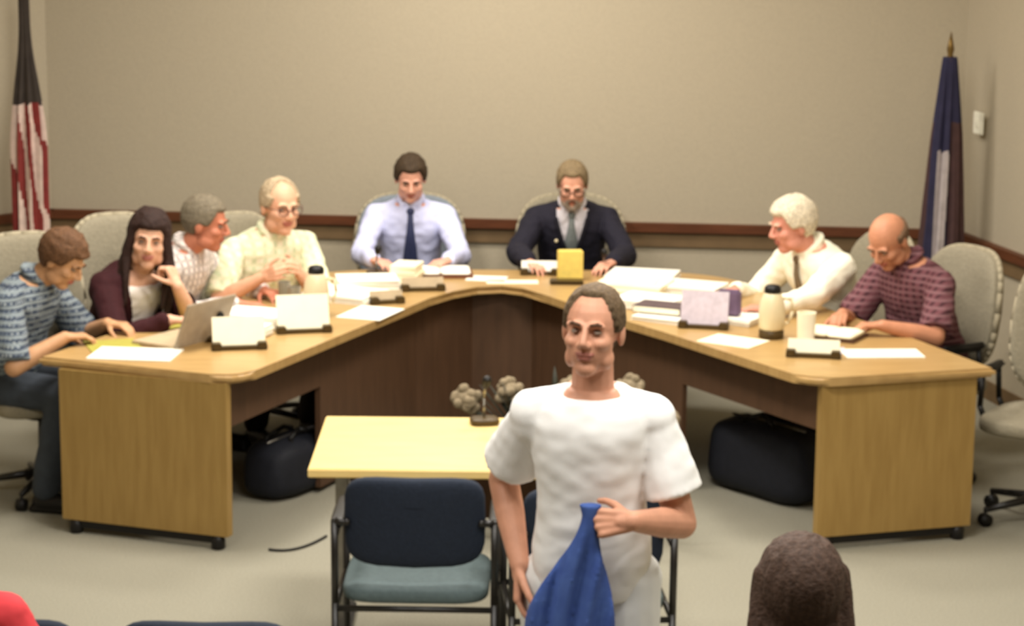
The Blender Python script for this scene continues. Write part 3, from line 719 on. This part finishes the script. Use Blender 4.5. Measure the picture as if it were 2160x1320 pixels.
for i,(x,y,w_,d,rz,h,l) in enumerate([(.66,11.34,.34,.24,-14,.045,'rear stack of white papers right of the dark suit'),
      (.60,11.05,.34,.26,-20,.05,'thick stack of cream papers at the right curve of the table'),
      (.88,11.06,.32,.24,-24,.04,'stack of white papers beside the sleeve of the white-haired person'),
      (.66,10.66,.30,.26,-28,.045,'stack of white papers right of the standing person head'),
      (.72,10.36,.26,.22,-30,.02,'low stack of white papers behind the lilac printed card')]):
    paper(x,y,w_,d,R(rz),l,h,M['cream'] if i in(1,) else None,name='paper_stack',cat='papers')
paper(.60,11.05,.22,.14,R(-10),'loose sheet lying on the thick cream stack',.003,z=Z+.052)
r=empty('binder',(.70,10.42,Z+.022),R(-24),'dark binder lying on the low stack behind the lilac printed card','binder')
g=G(); g.box((0,0,.02),(.24,.16,.034),bev=.004); g.build('cover',mat('grey_violet_cover',(92,76,78),.5),r,smooth=False)
g=G(); g.box((0,-.004,.02),(.228,.158,.024)); g.build('pages',M['cream'],r,smooth=False)
paper(1.05,10.32,.20,.22,R(-30),'rounded white papers left of the right carafe',.03,name='paper_stack',cat='papers')
paper(.98,9.86,.26,.20,R(-34),'cream sheet on the right arm edge before the carafe',m=M['cream'])
g=G(); g.box((0,0,.06),(.11,.05,.12),bev=.01); thing1(g,'tissue_box',mat('violet_box',(112,92,116),.6),'small violet box behind the right end of the lilac printed card','box',(1.00,10.30,Z+.032),R(-20))
r=empty('open_book',(1.44,9.98,Z+.001),R(-28),'thick open book under the hands of the person in maroon','book')
g=G(); g.box((0,0,.005),(.26,.20,.01)); g.build('cover',mat('book_cover',(86,60,44),.5),r,smooth=False)
for q in (-1,1):
    g=G(); g.sbox((q*.06,0,.022),(.062,.014,.095),.25,.6,Matrix.Rotation(R(90),3,'X')); g.build('pages',M['cream'],r)
paper(1.60,9.62,.34,.17,R(4),'white paper sheets at the near right end of the table',.005)
paper(1.36,9.68,.18,.14,R(-4),'lilac leaflet behind the nearest right card holder',.003,M['lilac'],name='leaflet',cat='leaflet')

# ---------------------------------------------------------------- flags
def flag(x,y,label,ztop,zt,zb,r1,mats,paint,rz=0,ncl=9,ph=0,r0=.03,late=False):
    r=empty('flag_on_pole',(x,y,0),rz,label,'flag')
    g=G(); g.lathe([(.15,0),(.15,.02),(.06,.05),(.022,.07),(.022,.12)]); g.build('stand',mat('brass',(150,120,60),.3,metal=.8),r)
    g=G(); g.cone((0,0,.06),(0,0,ztop),.015,.013); g.build('pole',mat('pole_wood',(78,60,34),.4),r)
    g=G(); g.lathe([(.013,ztop-.01),(.024,ztop+.02),(.014,ztop+.05),(.02,ztop+.08),(.002,ztop+.17)],seg=14); g.build('finial',mat('finial',(112,88,44),.35,metal=.6),r)
    g=G(); n=144; rings=[]
    for j in range(61):
        t=j/60; z=zt+(zb-zt)*t; rr=r0+(r1-r0)*(t**.8 if not late else smooths(.12,.6,t)); ring=[]
        for i in range(n):
            a=2*PI*i/n; q=rr*(1+.26*math.sin(a*ncl+ph+2.2*t)*min(1,t*3)+.1*math.sin(a*(ncl*2+1)+3*t))
            ring.append(V((q*math.cos(a)*1.15,q*math.sin(a)*.75,z-.05*t*math.sin(a*2+ph))))
        rings.append(ring)
    g.loft(rings); o=g.build('flag_cloth',mats,r,paint=paint)
    return r
red=mat('flag_red',(128,48,44),.8); wht=mat('flag_white',(214,190,176),.85); nvy=mat('flag_navy',(44,42,66),.8); olv=mat('flag_canton',(62,54,48),.85)
def usp(c):
    if c.z>1.50: return 2
    a=math.atan2(c.y,c.x)*13/(2*PI)+c.z*2.4
    return int(math.floor(a))%2
flag(-2.68,12.50,'red and white striped flag with dark canton furled on pole at the left wall',2.34,2.12,.66,.070,[red,wht,olv],usp,0,9,0,.024,True)
def nfp(c):
    a=math.atan2(c.y,c.x)
    if c.z<1.34 and -2.5<a<-1.35-.5*(1.34-c.z): return 1
    if a>-1.15 and c.z<1.5: return 2
    return 0
flag(2.30,12.05,'dark blue flag with pale emblem furled on pole in the right corner',1.80,1.84,.66,.092,[nvy,mat('flag_grey',(176,166,164),.85),mat('flag_maroon',(74,52,50),.85)],nfp,0,8,1.2)

# ---------------------------------------------------------------- plant arrangement inside the horseshoe
r=empty('potted_plant',(.21,9.45,0),0,'large potted arrangement with dark leaves and pale blooms, behind the small table','plant')
g=G(); g.lathe([(.13,0),(.15,.01),(.19,.26),(.20,.28),(.185,.28),(.17,.22)]); g.build('pot',M['pot'],r)
g=G()
for i in range(150):
    a=random.uniform(0,2*PI); L=random.uniform(.25,.52); e=random.uniform(.25,1.25)
    d=V((math.cos(a)*math.cos(e)*1.1,math.sin(a)*math.cos(e)*.7,math.sin(e))); p=V((math.cos(a)*.08,math.sin(a)*.08,.25)); s=V((-math.sin(a),math.cos(a),0)); rr=[]
    for j in range(6):
        t=j/5; q=p+d*L*t+V((0,0,-.16*t*t*math.cos(e))); w_=.028*math.sin(PI*min(.98,t*.9+.08)); rr.append([q-s*w_,q+V((0,0,.003)),q+s*w_,q-V((0,0,.002))])
    g.loft(rr)
g.build('foliage',M['leaf'],r)
for (x,y,z) in ((-.40,.05,.56),(-.22,.1,.58),(.30,.1,.60),(.44,-.05,.50),(.05,.1,.60)):
    g=G(); g.tube([(x*.2,y*.2,.25),(x*.7,y*.7,.4),(x,y,z)],.006,6); f=g.build('flower_stem',M['leaf'],r)
    g=G(); 
    for k in range(26):
        v=V((random.gauss(0,1),random.gauss(0,1),random.gauss(0,.8))).normalized(); g.ell(V((x,y,z))+v*.050,(.022,.022,.022),seg=8)
    g.ell((x,y,z),.05,seg=10); g.build('bloom',M['bloom'],f)

# floor cables near the small table
for pts,l in (([(.62,8.1),(.78,8.0),(.95,8.15),(1.08,8.02)],'dark cable lying on the carpet right of the standing person'),([(-1.0,9.10),(-.92,9.06),(-.85,9.12),(-.78,9.30)],'dark cable on the carpet beside the left end panel')):
    g=G(); n=24; P=[V((*p,.006)) for p in pts]; q=[]
    for i in range(n+1):
        t=i/n; q.append(P[0]*(1-t)**3+P[1]*3*t*(1-t)**2+P[2]*3*t*t*(1-t)+P[3]*t**3)
    g.tube(q,.006,6); tag(g.build('floor_cable',M['black'],None),l,'cable')

# black bags on the carpet under the two arms
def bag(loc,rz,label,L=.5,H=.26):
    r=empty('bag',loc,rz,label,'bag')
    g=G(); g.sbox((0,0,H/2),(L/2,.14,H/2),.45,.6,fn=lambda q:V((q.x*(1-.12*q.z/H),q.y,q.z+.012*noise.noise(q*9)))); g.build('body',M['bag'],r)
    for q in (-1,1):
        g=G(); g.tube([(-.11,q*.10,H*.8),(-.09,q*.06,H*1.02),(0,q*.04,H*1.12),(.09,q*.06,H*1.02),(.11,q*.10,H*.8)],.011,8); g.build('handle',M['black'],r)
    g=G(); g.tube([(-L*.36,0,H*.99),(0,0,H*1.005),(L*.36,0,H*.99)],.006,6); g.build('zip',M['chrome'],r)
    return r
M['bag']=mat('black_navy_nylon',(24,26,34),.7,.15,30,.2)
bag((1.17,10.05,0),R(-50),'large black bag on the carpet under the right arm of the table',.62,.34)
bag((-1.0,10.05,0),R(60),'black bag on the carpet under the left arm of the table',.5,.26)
